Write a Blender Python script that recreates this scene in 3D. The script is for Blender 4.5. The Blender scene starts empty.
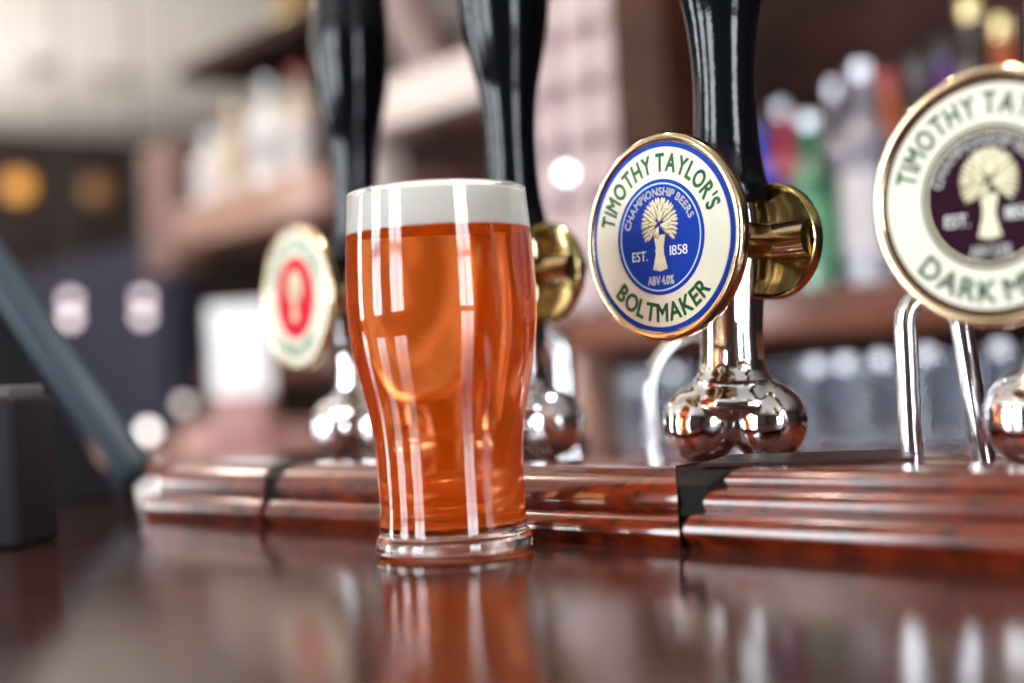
import bpy, bmesh, math, random
from mathutils import Vector, Matrix
random.seed(7)
S = bpy.context.scene
COL = S.collection
PI = math.pi

# ------------------------------------------------------------------ camera
F = 1422.0                      # focal length in pixels of the 1024 px wide frame
BAR = 1.05                      # height of the counter top
CAMZ = BAR + 0.0705
PITCH = math.atan(35.0 / F)
ROLL = math.radians(3.1)
fwd = Vector((0, math.cos(PITCH), math.sin(PITCH)))
r0 = Vector((1, 0, 0)); u0 = Vector((0, -math.sin(PITCH), math.cos(PITCH)))
RR = r0 * math.cos(ROLL) - u0 * math.sin(ROLL)
UU = r0 * math.sin(ROLL) + u0 * math.cos(ROLL)
cd = bpy.data.cameras.new('camera'); cam = bpy.data.objects.new('camera', cd); COL.objects.link(cam)
M = Matrix((RR, UU, -fwd)).transposed().to_4x4(); M.translation = (0, 0, CAMZ)
cam.matrix_world = M
cd.sensor_width = 36.0; cd.lens = F / 1024 * 36.0
cd.clip_start = 0.02; cd.clip_end = 60
cd.dof.use_dof = True; cd.dof.focus_distance = 0.603; cd.dof.aperture_fstop = 2.7
cd.dof.aperture_blades = 0
S.camera = cam

# ------------------------------------------------------------------ world, exposure
w = bpy.data.worlds.new('world'); S.world = w; w.use_nodes = True
wn = w.node_tree; bg = wn.nodes['Background']
bg.inputs[0].default_value = (0.75, 0.82, 1.0, 1); bg.inputs[1].default_value = 0.5
S.view_settings.view_transform = 'Standard'; S.view_settings.look = 'None'
S.view_settings.gamma = 1.0; S.view_settings.use_curve_mapping = False
S.view_settings.exposure = 0.45
WINDOW_E = 15.0
try:
    S.cycles.use_denoising = True
except Exception:
    pass

# ------------------------------------------------------------------ helpers
def P(px, py, D):
    """point at depth D in the direction photographed at px, py"""
    return Vector((0, 0, CAMZ)) + D * (fwd + (px - 512) / F * RR + (341.5 - py) / F * UU)

def tag(o, label=None, cat=None, group=None, kind=None):
    if label: o['label'] = label
    if cat: o['category'] = cat
    if group: o['group'] = group
    if kind: o['kind'] = kind
    return o

def thing(name, label, cat, loc=(0, 0, 0), rotz=0.0, group=None):
    o = bpy.data.objects.new(name, None); COL.objects.link(o)
    o.empty_display_size = 0.02
    o.location = loc; o.rotation_euler = (0, 0, rotz)
    return tag(o, label, cat, group)

def link(name, me, m=None, parent=None, smooth=True):
    if m is not None: me.materials.append(m)
    if smooth:
        for p in me.polygons: p.use_smooth = True
    o = bpy.data.objects.new(name, me); COL.objects.link(o)
    if parent: o.parent = parent
    return o

def sharp(me, deg=35):
    try: me.set_sharp_from_angle(angle=math.radians(deg))
    except Exception: pass

def from_bm(name, bm, m=None, parent=None, smooth=True, sh=35):
    bmesh.ops.recalc_face_normals(bm, faces=bm.faces)
    me = bpy.data.meshes.new(name); bm.to_mesh(me); bm.free()
    o = link(name, me, m, parent, smooth)
    if smooth and sh: sharp(me, sh)
    return o

def bm_box(bm, c, s, rot=None, bevel=0.0):
    r = bmesh.ops.create_cube(bm, size=1.0)
    vs = r['verts']
    mat = Matrix.Translation(Vector(c)) @ (rot.to_4x4() if rot else Matrix.Identity(4)) @ Matrix.Diagonal((s[0], s[1], s[2], 1))
    bmesh.ops.transform(bm, matrix=mat, verts=vs)
    if bevel:
        es = list({e for v in vs for e in v.link_edges})
        bmesh.ops.bevel(bm, geom=es, offset=bevel, segments=3, affect='EDGES', profile=0.5)

def box(name, c, s, m, parent=None, rot=None, bevel=0.002):
    bm = bmesh.new(); bm_box(bm, c, s, rot, bevel)
    return from_bm(name, bm, m, parent)

def bm_lathe(bm, prof, n=48, mat=None, rfun=None):
    """prof: (r, z) pairs; r==0 at an end closes with a pole"""
    rings = []
    for r, z in prof:
        if r <= 1e-7:
            v = Vector((0, 0, z)); rings.append([bm.verts.new(mat @ v if mat else v)])
        else:
            ring = []
            for i in range(n):
                a = 2 * PI * i / n
                k = rfun(a, z) if rfun else 1
                v = Vector((r * k * math.cos(a), r * k * math.sin(a), z))
                ring.append(bm.verts.new(mat @ v if mat else v))
            rings.append(ring)
    for A, B in zip(rings, rings[1:]):
        for i in range(n):
            j = (i + 1) % n
            if len(A) == 1 and len(B) == 1: continue
            if len(A) == 1: bm.faces.new((A[0], B[i], B[j]))
            elif len(B) == 1: bm.faces.new((A[i], A[j], B[0]))
            else: bm.faces.new((A[i], A[j], B[j], B[i]))
    return rings

def lathe(name, prof, m, parent=None, n=48, mat=None, rfun=None, sh=35):
    bm = bmesh.new(); bm_lathe(bm, prof, n, mat, rfun)
    return from_bm(name, bm, m, parent, sh=sh)

def smoothprof(pts, sub=6):
    """Catmull-Rom through profile points"""
    out = []
    for i in range(len(pts) - 1):
        p0 = pts[max(i - 1, 0)]; p1 = pts[i]; p2 = pts[i + 1]; p3 = pts[min(i + 2, len(pts) - 1)]
        for k in range(sub):
            t = k / sub
            out.append(tuple(0.5 * ((2 * p1[q]) + (-p0[q] + p2[q]) * t + (2 * p0[q] - 5 * p1[q] + 4 * p2[q] - p3[q]) * t * t
                             + (-p0[q] + 3 * p1[q] - 3 * p2[q] + p3[q]) * t ** 3) for q in range(2)))
    out.append(tuple(pts[-1]))
    return [(max(a, 0), b) for a, b in out]

def bm_tube(bm, pts, r, n=16):
    pts = [Vector(p) for p in pts]
    rings = []
    prev = None
    for i, p in enumerate(pts):
        d = (pts[min(i + 1, len(pts) - 1)] - pts[max(i - 1, 0)]).normalized()
        if prev is None:
            a = d.orthogonal().normalized()
        else:
            a = (prev - d * prev.dot(d)).normalized()
        prev = a; b = d.cross(a)
        rad = r[i] if isinstance(r, (list, tuple)) else r
        rings.append([bm.verts.new(p + rad * (a * math.cos(2 * PI * k / n) + b * math.sin(2 * PI * k / n))) for k in range(n)])
    for A, B in zip(rings, rings[1:]):
        for i in range(n):
            bm.faces.new((A[i], A[(i + 1) % n], B[(i + 1) % n], B[i]))
    bm.faces.new(rings[0]); bm.faces.new(rings[-1])

def copy_tree(o, parent=None):
    c = o.copy(); COL.objects.link(c)
    if parent: c.parent = parent
    for ch in list(o.children): copy_tree(ch, c)
    return c

# ------------------------------------------------------------------ materials
def nmat(name):
    m = bpy.data.materials.new(name); m.use_nodes = True
    nt = m.node_tree; return m, nt, nt.nodes['Principled BSDF']

def mat(name, col, rough=0.5, metal=0.0, var=0.08, scale=30.0, bump=0.0, coat=0.0, spec=None, trans=0.0, ior=None, bscale=None, obj=True):
    m, nt, b = nmat(name)
    tc = nt.nodes.new('ShaderNodeTexCoord'); nz = nt.nodes.new('ShaderNodeTexNoise')
    nz.inputs['Scale'].default_value = scale; nz.inputs['Detail'].default_value = 4
    nt.links.new(tc.outputs['Object'], nz.inputs['Vector'])
    mx = nt.nodes.new('ShaderNodeMix'); mx.data_type = 'RGBA'
    mx.inputs[6].default_value = tuple(max(c * (1 - var), 0) for c in col) + (1,)
    mx.inputs[7].default_value = tuple(min(c * (1 + var), 1) for c in col) + (1,)
    nt.links.new(nz.outputs['Fac'], mx.inputs[0])
    nt.links.new(mx.outputs[2], b.inputs['Base Color'])
    b.inputs['Roughness'].default_value = rough; b.inputs['Metallic'].default_value = metal
    if coat: b.inputs['Coat Weight'].default_value = coat; b.inputs['Coat Roughness'].default_value = 0.05
    if spec is not None: b.inputs['Specular IOR Level'].default_value = spec
    if trans: b.inputs['Transmission Weight'].default_value = trans
    if ior: b.inputs['IOR'].default_value = ior
    if bump:
        n2 = nt.nodes.new('ShaderNodeTexNoise'); n2.inputs['Scale'].default_value = bscale or scale * 4
        nt.links.new(tc.outputs['Object'], n2.inputs['Vector'])
        bp = nt.nodes.new('ShaderNodeBump'); bp.inputs['Strength'].default_value = bump; bp.inputs['Distance'].default_value = 0.001
        nt.links.new(n2.outputs['Fac'], bp.inputs['Height']); nt.links.new(bp.outputs['Normal'], b.inputs['Normal'])
    return m

def wood(name, dark, light, scale=9.0, stretch=(1, 14, 14), rough=0.25, coat=0.6, bump=0.15, rot=0.0, coat_r=0.08):
    m, nt, b = nmat(name)
    tc = nt.nodes.new('ShaderNodeTexCoord'); mp = nt.nodes.new('ShaderNodeMapping')
    mp.inputs['Scale'].default_value = stretch; mp.inputs['Rotation'].default_value = (0, 0, rot)
    nt.links.new(tc.outputs['Object'], mp.inputs['Vector'])
    nz = nt.nodes.new('ShaderNodeTexNoise'); nz.inputs['Scale'].default_value = scale; nz.inputs['Detail'].default_value = 8; nz.inputs['Roughness'].default_value = 0.65
    nt.links.new(mp.outputs[0], nz.inputs['Vector'])
    cr = nt.nodes.new('ShaderNodeValToRGB')
    cr.color_ramp.elements[0].position = 0.35; cr.color_ramp.elements[0].color = dark + (1,)
    cr.color_ramp.elements[1].position = 0.68; cr.color_ramp.elements[1].color = light + (1,)
    nt.links.new(nz.outputs['Fac'], cr.inputs[0]); nt.links.new(cr.outputs[0], b.inputs['Base Color'])
    b.inputs['Coat IOR'].default_value = 1.5; b.inputs['Specular IOR Level'].default_value = .2
    b.inputs['Roughness'].default_value = rough; b.inputs['Coat Weight'].default_value = coat; b.inputs['Coat Roughness'].default_value = coat_r
    if coat == 0: b.inputs['Specular IOR Level'].default_value = .2
    bp = nt.nodes.new('ShaderNodeBump'); bp.inputs['Strength'].default_value = bump; bp.inputs['Distance'].default_value = 0.0006
    nt.links.new(nz.outputs['Fac'], bp.inputs['Height']); nt.links.new(bp.outputs['Normal'], b.inputs['Normal'])
    nt.links.new(bp.outputs['Normal'], b.inputs['Coat Normal'])
    return m

def emit(name, col, e):
    m, nt, b = nmat(name)
    b.inputs['Base Color'].default_value = (.02, .02, .02, 1)
    b.inputs['Emission Color'].default_value = col + (1,); b.inputs['Emission Strength'].default_value = e
    return m

def glassmat(name, col=(1, 1, 1), rough=0.0, ior=1.5):
    m, nt, b = nmat(name)
    b.inputs['Base Color'].default_value = col + (1,); b.inputs['Roughness'].default_value = rough
    b.inputs['Transmission Weight'].default_value = 1.0; b.inputs['IOR'].default_value = ior
    return m

CHROME = mat('polished_chrome', (0.86, 0.86, 0.88), 0.06, 1.0, 0.03, 60, bump=0.02, bscale=160)
CHROME2 = mat('brushed_chrome', (0.80, 0.81, 0.84), 0.16, 1.0, 0.05, 60)
BRASS = mat('polished_brass', (0.72, 0.56, 0.35), 0.12, 1.0, 0.12, 90, bump=0.05, bscale=300)
BRASSD = mat('old_brass', (0.62, 0.52, 0.24), 0.12, 1.0, 0.15, 70)
BLACK = mat('black_lacquer', (0.004, 0.005, 0.008), 0.11, 0.0, 0.2, 60, bump=0.08, bscale=420, spec=.30)
BLACKR = mat('matt_black', (0.006, 0.005, 0.005), 0.7, 0, 0.2, 80, spec=0.15)
CREAM = mat('cream_enamel', (0.76, 0.76, 0.60), 0.42, 0, 0.05, 120, spec=0.22)
BLUE = mat('royal_blue_enamel', (0.002, 0.040, 0.36), 0.5, 0, 0.06, 120, spec=0.10)
PALEBLUE = mat('pale_blue_line', (0.45, 0.62, 0.85), 0.3, 0, 0.05, 120)
GREEN = mat('green_lettering', (0.015, 0.20, 0.05), 0.4, 0, 0.1, 120)
DGREEN = mat('dark_green_lettering', (0.03, 0.09, 0.04), 0.4, 0, 0.1, 120)
WHITE = mat('white_lettering', (0.85, 0.86, 0.82), 0.4, 0, 0.04, 120)
STRAW = mat('straw_relief', (0.82, 0.76, 0.52), 0.4, 0, 0.15, 900)
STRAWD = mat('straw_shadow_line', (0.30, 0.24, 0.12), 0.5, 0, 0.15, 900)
RED = mat('red_enamel', (0.62, 0.006, 0.025), 0.5, 0, 0.06, 120, spec=0.08)
MAROON = mat('aubergine_enamel', (0.022, 0.003, 0.012), 0.6, 0, 0.1, 120, spec=0.05)
BROWNR = mat('dark_brown_enamel', (0.05, 0.013, 0.008), 0.6, 0, 0.1, 120, spec=0.05)
MAHOG = wood('varnished_mahogany', (0.030, 0.003, 0.001), (0.20, 0.024, 0.004), 10, (1.5, 12, 12), 0.30, 1.0, 0.1, rot=PI / 4, coat_r=0.09)
DARKBOARD = wood('dark_board', (0.012, 0.003, 0.003), (0.04, 0.012, 0.008), 10, (1.5, 12, 12), 0.55, 0.0, 0.2, rot=PI / 4)
WOODM = wood('back_bar_wood', (0.05, 0.012, 0.006), (0.20, 0.065, 0.03), 5, (1, 1, 8), 0.35, 0.3, 0.1)
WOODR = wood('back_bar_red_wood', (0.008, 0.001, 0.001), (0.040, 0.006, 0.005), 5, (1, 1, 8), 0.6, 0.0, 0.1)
WOODO = wood('back_bar_orange_wood', (0.018, 0.005, 0.002), (0.085, 0.025, 0.006), 5, (1, 1, 8), 0.6, 0.0, 0.1)
WOODP = wood('pale_pink_wood', (0.30, 0.16, 0.12), (0.48, 0.30, 0.24), 5, (1, 1, 8), 0.35, 0.2, 0.1)
PAINT = mat('pale_painted_timber', (0.62, 0.52, 0.48), 0.5, 0, 0.06, 12)
CEIL = mat('cream_ceiling_plaster', (0.75, 0.70, 0.64), 0.9, 0, 0.04, 3)
WALLD = mat('dark_plaster', (0.035, 0.022, 0.018), 0.8, 0, 0.25, 3)
WALLC = mat('brown_wall_plaster', (0.11, 0.07, 0.06), 0.9, 0, 0.06, 3)
FLOOR = wood('floor_boards', (0.05, 0.025, 0.015), (0.14, 0.07, 0.04), 3, (1, 8, 1), 0.5, 0.1, 0.1)

# ------------------------------------------------------------------ room shell
# the back bar runs along A; B points into the back bar
A = Vector((0.61, -0.79, 0)).normalized(); B = Vector((0.79, 0.61, 0)).normalized()
O = Vector((0.40, 1.60, 0))
ROTU = math.atan2(A.y, A.x)
RU = Matrix.Rotation(ROTU, 3, 'Z')
def W(u, v, z):                     # z relative to the camera's height
    return O + A * u + B * v + Vector((0, 0, CAMZ + z))
def u_at(px, v=0.0):
    k = (px - 512) / F
    o = O + B * v
    return (k * o.y - o.x) / (A.x - k * A.y)
def ubox(name, u0_, u1, v0, v1, z0, z1, m, parent=None, bevel=0.003):
    c = W((u0_ + u1) / 2, (v0 + v1) / 2, (z0 + z1) / 2)
    return box(name, c, (u1 - u0_, v1 - v0, z1 - z0), m, parent, rot=RU, bevel=bevel)
UMIN, UMAX, VMIN, VMAX = -6.8, 4.0, -4.2, 3.2
ZF, ZC = -CAMZ, 1.50
def st(o): return tag(o, kind='structure')
st(ubox('floor', UMIN, UMAX, VMIN, VMAX, ZF - 0.1, ZF, FLOOR, bevel=0))
st(ubox('ceiling', UMIN, UMAX, VMIN, VMAX, ZC, ZC + 0.1, CEIL, bevel=0))
st(ubox('wall_end', UMIN - 0.1, UMIN, VMIN, VMAX, ZF, ZC, WALLD, bevel=0))
st(ubox('wall_near', UMAX, UMAX + 0.1, VMIN, VMAX, ZF, ZC, WALLC, bevel=0))
st(ubox('wall_back', UMIN, UMAX, VMAX, VMAX + 0.1, ZF, ZC, WALLD, bevel=0))
st(ubox('wall_front', UMIN, UMAX, VMIN - 0.1, VMIN, ZF, ZC, WALLC, bevel=0))
st(ubox('baseboard_front', UMIN, UMAX, VMIN, VMIN + 0.02, ZF, ZF + 0.15, WOODM))

SKY = emit('bright_window_daylight', (0.90, 0.95, 1.0), WINDOW_E)
FRAME = mat('white_window_frame', (0.7, 0.7, 0.68), 0.5)
wi = 0
def window(kind, c, width, z0, z1, cols=2, rows=2):
    """kind 'front' = in the front wall (c = u), 'near' = in the near wall (c = v)"""
    global wi
    wi += 1
    def bx(name, a0, a1, d0, d1, zz0, zz1, m, par):
        if kind == 'front': return ubox(name, a0, a1, VMIN + d0, VMIN + d1, zz0, zz1, m, par, bevel=0)
        return ubox(name, UMAX - d1, UMAX - d0, a0, a1, zz0, zz1, m, par, bevel=0)
    o = bx('window_%d' % wi, c - width / 2 - .06, c + width / 2 + .06, 0.0, 0.02, z0 - .06, z1 + .06, FRAME, None); st(o)
    bx('window_pane', c - width / 2, c + width / 2, 0.021, 0.025, z0, z1, SKY, o)
    for i in range(cols + 1):
        a = c - width / 2 + width * i / cols
        bx('glazing_bar', a - .025, a + .025, 0.026, 0.05, z0, z1, FRAME, o)
    for i in range(rows + 1):
        z = z0 + (z1 - z0) * i / rows
        bx('glazing_bar', c - width / 2, c + width / 2, 0.026, 0.05, z - .025, z + .025, FRAME, o)
for u, wd in ((0.6, 0.95), (-1.15, 1.0), (-4.6, 1.5)):
    window('front', u, wd, -0.10, 1.35)
window('near', -1.3, 1.0, -0.10, 1.35)

# ceiling fittings
t = thing('smoke_detector', 'small round grey fitting on the cream ceiling', 'ceiling fitting', W(0, 0, 0))
t.location = P(36, 66, 6.3); t.location.z = CAMZ + ZC
lathe('detector_body', [(0, 0), (.085, 0), (.085, -.02), (.06, -.045), (0, -.045)], mat('grey_plastic', (.30, .27, .27), .5), t)
lathe('sensor_cap', [(0, -.04), (.03, -.045), (.028, -.06), (0, -.062)], mat('dark_grey_plastic', (.15, .14, .14), .5), t, n=24)

# ------------------------------------------------------------------ bar counter
T45 = Vector((1, -1, 0)).normalized(); N45 = Vector((1, 1, 0)).normalized()
R45 = Matrix.Rotation(-PI / 4, 3, 'Z')
D0 = 0.614                                    # the rail's front line: X + Y = D0
def B45(s, o, z=0.0):                         # s along the rail, o behind its front line, z above the counter
    return Vector((0, D0, BAR + z)) + T45 * s + N45 * o
def rbox(name, s0, s1, o0, o1, z0, z1, m, parent=None, bevel=0.002):
    return box(name, B45((s0 + s1) / 2, (o0 + o1) / 2, (z0 + z1) / 2), (s1 - s0, o1 - o0, z1 - z0), m, parent, R45, bevel)

def bar_top_mat():
    m, nt, b = nmat('polished_dark_bar_top')
    tc = nt.nodes.new('ShaderNodeTexCoord'); mp = nt.nodes.new('ShaderNodeMapping')
    mp.inputs['Rotation'].default_value = (0, 0, PI / 4); mp.inputs['Scale'].default_value = (2, 22, 22)
    nt.links.new(tc.outputs['Object'], mp.inputs['Vector'])
    nz = nt.nodes.new('ShaderNodeTexNoise'); nz.inputs['Scale'].default_value = 14; nz.inputs['Detail'].default_value = 9; nz.inputs['Roughness'].default_value = .7
    nt.links.new(mp.outputs[0], nz.inputs['Vector'])
    cr = nt.nodes.new('ShaderNodeValToRGB')
    cr.color_ramp.elements[0].position = .35; cr.color_ramp.elements[0].color = (.010, .004, .004, 1)
    cr.color_ramp.elements[1].position = .7; cr.color_ramp.elements[1].color = (.075, .026, .020, 1)
    nt.links.new(nz.outputs['Fac'], cr.inputs[0]); nt.links.new(cr.outputs[0], b.inputs['Base Color'])
    n2 = nt.nodes.new('ShaderNodeTexNoise'); n2.inputs['Scale'].default_value = 260; n2.inputs['Detail'].default_value = 3
    nt.links.new(tc.outputs['Object'], n2.inputs['Vector'])
    n3 = nt.nodes.new('ShaderNodeTexNoise'); n3.inputs['Scale'].default_value = 14; n3.inputs['Detail'].default_value = 2
    nt.links.new(tc.outputs['Object'], n3.inputs['Vector'])
    b1 = nt.nodes.new('ShaderNodeBump'); b1.inputs['Strength'].default_value = .12; b1.inputs['Distance'].default_value = .0005
    nt.links.new(nz.outputs['Fac'], b1.inputs['Height'])
    b2 = nt.nodes.new('ShaderNodeBump'); b2.inputs['Strength'].default_value = .10; b2.inputs['Distance'].default_value = .0004
    nt.links.new(n2.outputs['Fac'], b2.inputs['Height']); nt.links.new(b1.outputs[0], b2.inputs['Normal'])
    b3 = nt.nodes.new('ShaderNodeBump'); b3.inputs['Strength'].default_value = .25; b3.inputs['Distance'].default_value = .001
    nt.links.new(n3.outputs['Fac'], b3.inputs['Height']); nt.links.new(b2.outputs[0], b3.inputs['Normal'])
    nt.links.new(b3.outputs[0], b.inputs['Normal'])
    rr = nt.nodes.new('ShaderNodeMapRange'); rr.inputs[3].default_value = .025; rr.inputs[4].default_value = .09
    nt.links.new(n3.outputs['Fac'], rr.inputs[0]); nt.links.new(rr.outputs[0], b.inputs['Roughness'])
    b.inputs['Specular IOR Level'].default_value = .55
    return m
BARTOP = bar_top_mat()
bar = thing('bar_counter', 'dark polished wooden bar counter running across the foreground', 'bar counter', (0, 0.3, 0))
def kid(o, par):
    o.parent = par; o.matrix_parent_inverse = Matrix.Translation(-Vector(par.location)); return o
def kbar(o): return kid(o, bar)
kbar(rbox('countertop', -2.2, 1.6, -0.62, 0.34, -0.045, 0.0, BARTOP, bevel=0.004))
kbar(rbox('front_panel', -2.15, 1.55, -0.50, 0.30, -BAR + 0.0005, -0.0455, WOODR, bevel=0.0))

# moulded timber rail, three lengths
def bead(o0, z0, z1, depth, n=8):
    """quarter-ish convex moulding from (o0,z0) bulging forward then back by depth at z1"""
    out = []
    for i in range(n + 1):
        a = PI * 0.5 * i / n
        out.append((o0 + depth * (1 - math.cos(a)), z0 + (z1 - z0) * math.sin(a)))
    return out
HR = 0.0300
PROF2 = [(0.003, 0.0), (0.002, 0.0025), (0.0, 0.0045)] + bead(0.0, 0.0055, 0.0125, 0.007) + [(0.0095, 0.0128)] + \
        [(0.0085, 0.0145), (0.0080, 0.0165)] + bead(0.0080, 0.018, HR, 0.020, 12) + [(0.050, HR)]
PROF3 = [(0.003, 0.0), (0.002, 0.003), (0.0, 0.0055)] + bead(0.0, 0.007, 0.0135, 0.006) + [(0.0085, 0.0137), (0.0080, 0.0155)] + \
        bead(0.0078, 0.017, 0.0225, 0.006) + [(0.0165, 0.0227), (0.0160, 0.0240)] + bead(0.0158, 0.0255, HR, 0.009) + [(0.050, HR)]
def s_of(px, o=0.0):                          # where a line of sight at px meets the rail's line at depth o
    k = (px - 11 - 512) / F
    p0 = Vector((0, D0, 0)) + N45 * o
    return (k * p0.y - p0.x) / (T45.x - k * T45.y)
def rail(name, pa, sa, pb_, sb, prof, label, back=0.050):
    """pa, pb_: sight lines of the two ends at the foot of the moulding; sa, sb: how far each end slants by o = 0.02"""
    t = thing(name, label, 'moulded rail', B45((s_of(pa) + s_of(pb_)) / 2, 0.02, 0.0))
    bm = bmesh.new()
    pr = prof + [(back, 0.0)]
    n = 24
    rows = []
    for i in range(n + 1):
        f = i / n
        row = []
        for o, z in pr:
            q = min(o, .03)
            a = s_of(pa + sa * q / .02, q); e_ = s_of(pb_ + sb * q / .02, q)
            row.append(bm.verts.new(B45(a + (e_ - a) * f, o, z)))
        rows.append(row)
    m_ = len(pr)
    for Ra, Rb in zip(rows, rows[1:]):
        for j in range(m_):
            bm.faces.new((Ra[j], Ra[(j + 1) % m_], Rb[(j + 1) % m_], Rb[j]))
    bm.faces.new(rows[0]); bm.faces.new(rows[-1])
    o = from_bm('moulding', bm, MAHOG, None, sh=50); kid(o, t)
    return t
rail('timber_rail', 145, 42, 262, 14, PROF2, 'far left length of the moulded mahogany rail, left of the narrow black gap')
rail('timber_rail', 267, 34, 679, 0, PROF2, 'middle length of the moulded mahogany rail, directly behind the beer glass')
rail('timber_rail', 683, 56, 1500, 0, PROF3, 'near right length of the moulded mahogany rail with three stepped beads')
def filler(pa, sa, pb_, sb, label):  # dark block set into a gap between rail lengths
    t = thing('gap_block', label, 'filler block', B45(s_of((pa + pb_) / 2), .02, 0))
    bm = bmesh.new(); lo = []; hi = []
    pts = [(s_of(pa + sa * min(o, .03) / .02, min(o, .03)), o) for o in (.010, .018, .028, .048)] + [(s_of(pb_ + sb * min(o, .03) / .02, min(o, .03)), o) for o in (.048, .028, .018, .010)]
    for s_, o in pts: lo.append(bm.verts.new(B45(s_, o, .0002))); hi.append(bm.verts.new(B45(s_, o, .0292 if o > .012 else .024)))
    n = len(lo); bm.faces.new(lo)
    for q in range(n): bm.faces.new((lo[q], lo[(q + 1) % n], hi[(q + 1) % n], hi[q]))
    bm.faces.new(hi[1:7]); bm.faces.new((hi[0], hi[1], hi[6], hi[7]))
    kid(from_bm('gap_block_body', bm, BLACKR), t)
filler(680, 0, 682.4, 56, 'black block in the wide slanted gap of the rail, under the blue badge pump')
filler(262.8, 14, 266.3, 34, 'black block in the narrow far gap of the rail, left of the beer glass')

PLAT = 0.0255
pb = thing('pump_plinth', 'long low wooden plinth behind the rail that carries the beer pumps', 'plinth', B45(0, .15, 0))
kid(rbox('plinth_top', s_of(150, .05), 0.75, 0.0503, 0.235, PLAT - .008, PLAT, MAHOG), pb)
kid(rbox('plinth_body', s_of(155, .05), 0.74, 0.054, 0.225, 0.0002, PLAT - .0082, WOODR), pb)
bm = bmesh.new()
cs = [(.0715, .571), (.149, .540), (.166, .590), (.094, .618)]
lo = [bm.verts.new((x, y, BAR + HR + .0001)) for x, y in cs]; hi = [bm.verts.new((x, y, BAR + HR + .0017)) for x, y in cs]
bm.faces.new(lo); bm.faces.new(hi)
for q in range(4): bm.faces.new((lo[q], lo[(q + 1) % 4], hi[(q + 1) % 4], hi[q]))
bmesh.ops.bevel(bm, geom=bm.edges[:], offset=.0003, segments=2, affect='EDGES')
tag(from_bm('thin_board', bm, DARKBOARD), 'thin dark board lying on the rail in front of the blue badge pump', 'board')

# ------------------------------------------------------------------ text
_gc = {}
def glyph(ch, bold):
    key = (ch, bold)
    if key in _gc: return _gc[key]
    cu = bpy.data.curves.new('glyph', 'FONT'); cu.body = ch; cu.size = 1.0; cu.resolution_u = 4; cu.offset = bold
    ob = bpy.data.objects.new('glyph', cu); COL.objects.link(ob)
    bpy.context.view_layer.update()
    dg = bpy.context.evaluated_depsgraph_get()
    me = bpy.data.meshes.new_from_object(ob.evaluated_get(dg))
    vs = [v.co.copy() for v in me.vertices]; fs = [tuple(p.vertices) for p in me.polygons]
    bpy.data.objects.remove(ob); bpy.data.curves.remove(cu); bpy.data.meshes.remove(me)
    x0 = min([v.x for v in vs], default=0); x1 = max([v.x for v in vs], default=.25)
    _gc[key] = (vs, fs, x0, x1)
    return _gc[key]
CAPH = 0.73
SERIF = {'E': [(.08, 0), (.08, 1)], 'T': [], '1': [], }
def add_text(bm, text, capr, mapfun, wscale=1.0, track=0.09, bold=0.0, span=None, sc=1.0):
    """lays text out in a line (unit: cap height 1) centred on 0 and maps (x, y) -> 3D"""
    xs = []; x = 0
    for ch in text:
        if ch == ' ': xs.append(None); x += 0.26; continue
        vs, fs, a, b = glyph(ch, 0)
        xs.append(x - a / CAPH); x += (b - a) / CAPH + track
    total = x - track
    k = (span / total) if span else wscale * capr
    for ch, ox in zip(text, xs):
        if ox is None: continue
        vs, fs, a, b = glyph(ch, 0)
        cx = (ox + (a + b) / 2 / CAPH - total / 2) * k
        for dx, dy in ([(0, 0)] + [(bold * math.cos(q * PI / 4 + .4), bold * math.sin(q * PI / 4 + .4)) for q in range(8)] if bold else [(0, 0)]):
            nv = [bm.verts.new(mapfun(cx, (v.x - (a + b) / 2 + dx) / CAPH * k, (v.y + dy) / CAPH * capr)) for v in vs]
            for f in fs: bm.faces.new([nv[i] for i in f])

def bm_disc(bm, y0, y1, r0_, r1, n=72):
    """flat ring (or disc, r0_=0) of real thickness in the local XZ plane facing -Y"""
    rings = []
    prof = [(r0_, y1), (r1, y1), (r1, y0), (r0_, y0)] if r0_ > 0 else [(0, y1), (r1, y1), (r1, y0), (0, y0)]
    mt = Matrix.Rotation(PI / 2, 4, 'X')   # z -> -y
    pr = [(r, -y) for r, y in prof]
    if r0_ > 0: pr.append(pr[0])
    bm_lathe(bm, pr, n, mt)
    bmesh.ops.remove_doubles(bm, verts=bm.verts, dist=1e-7)

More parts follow.
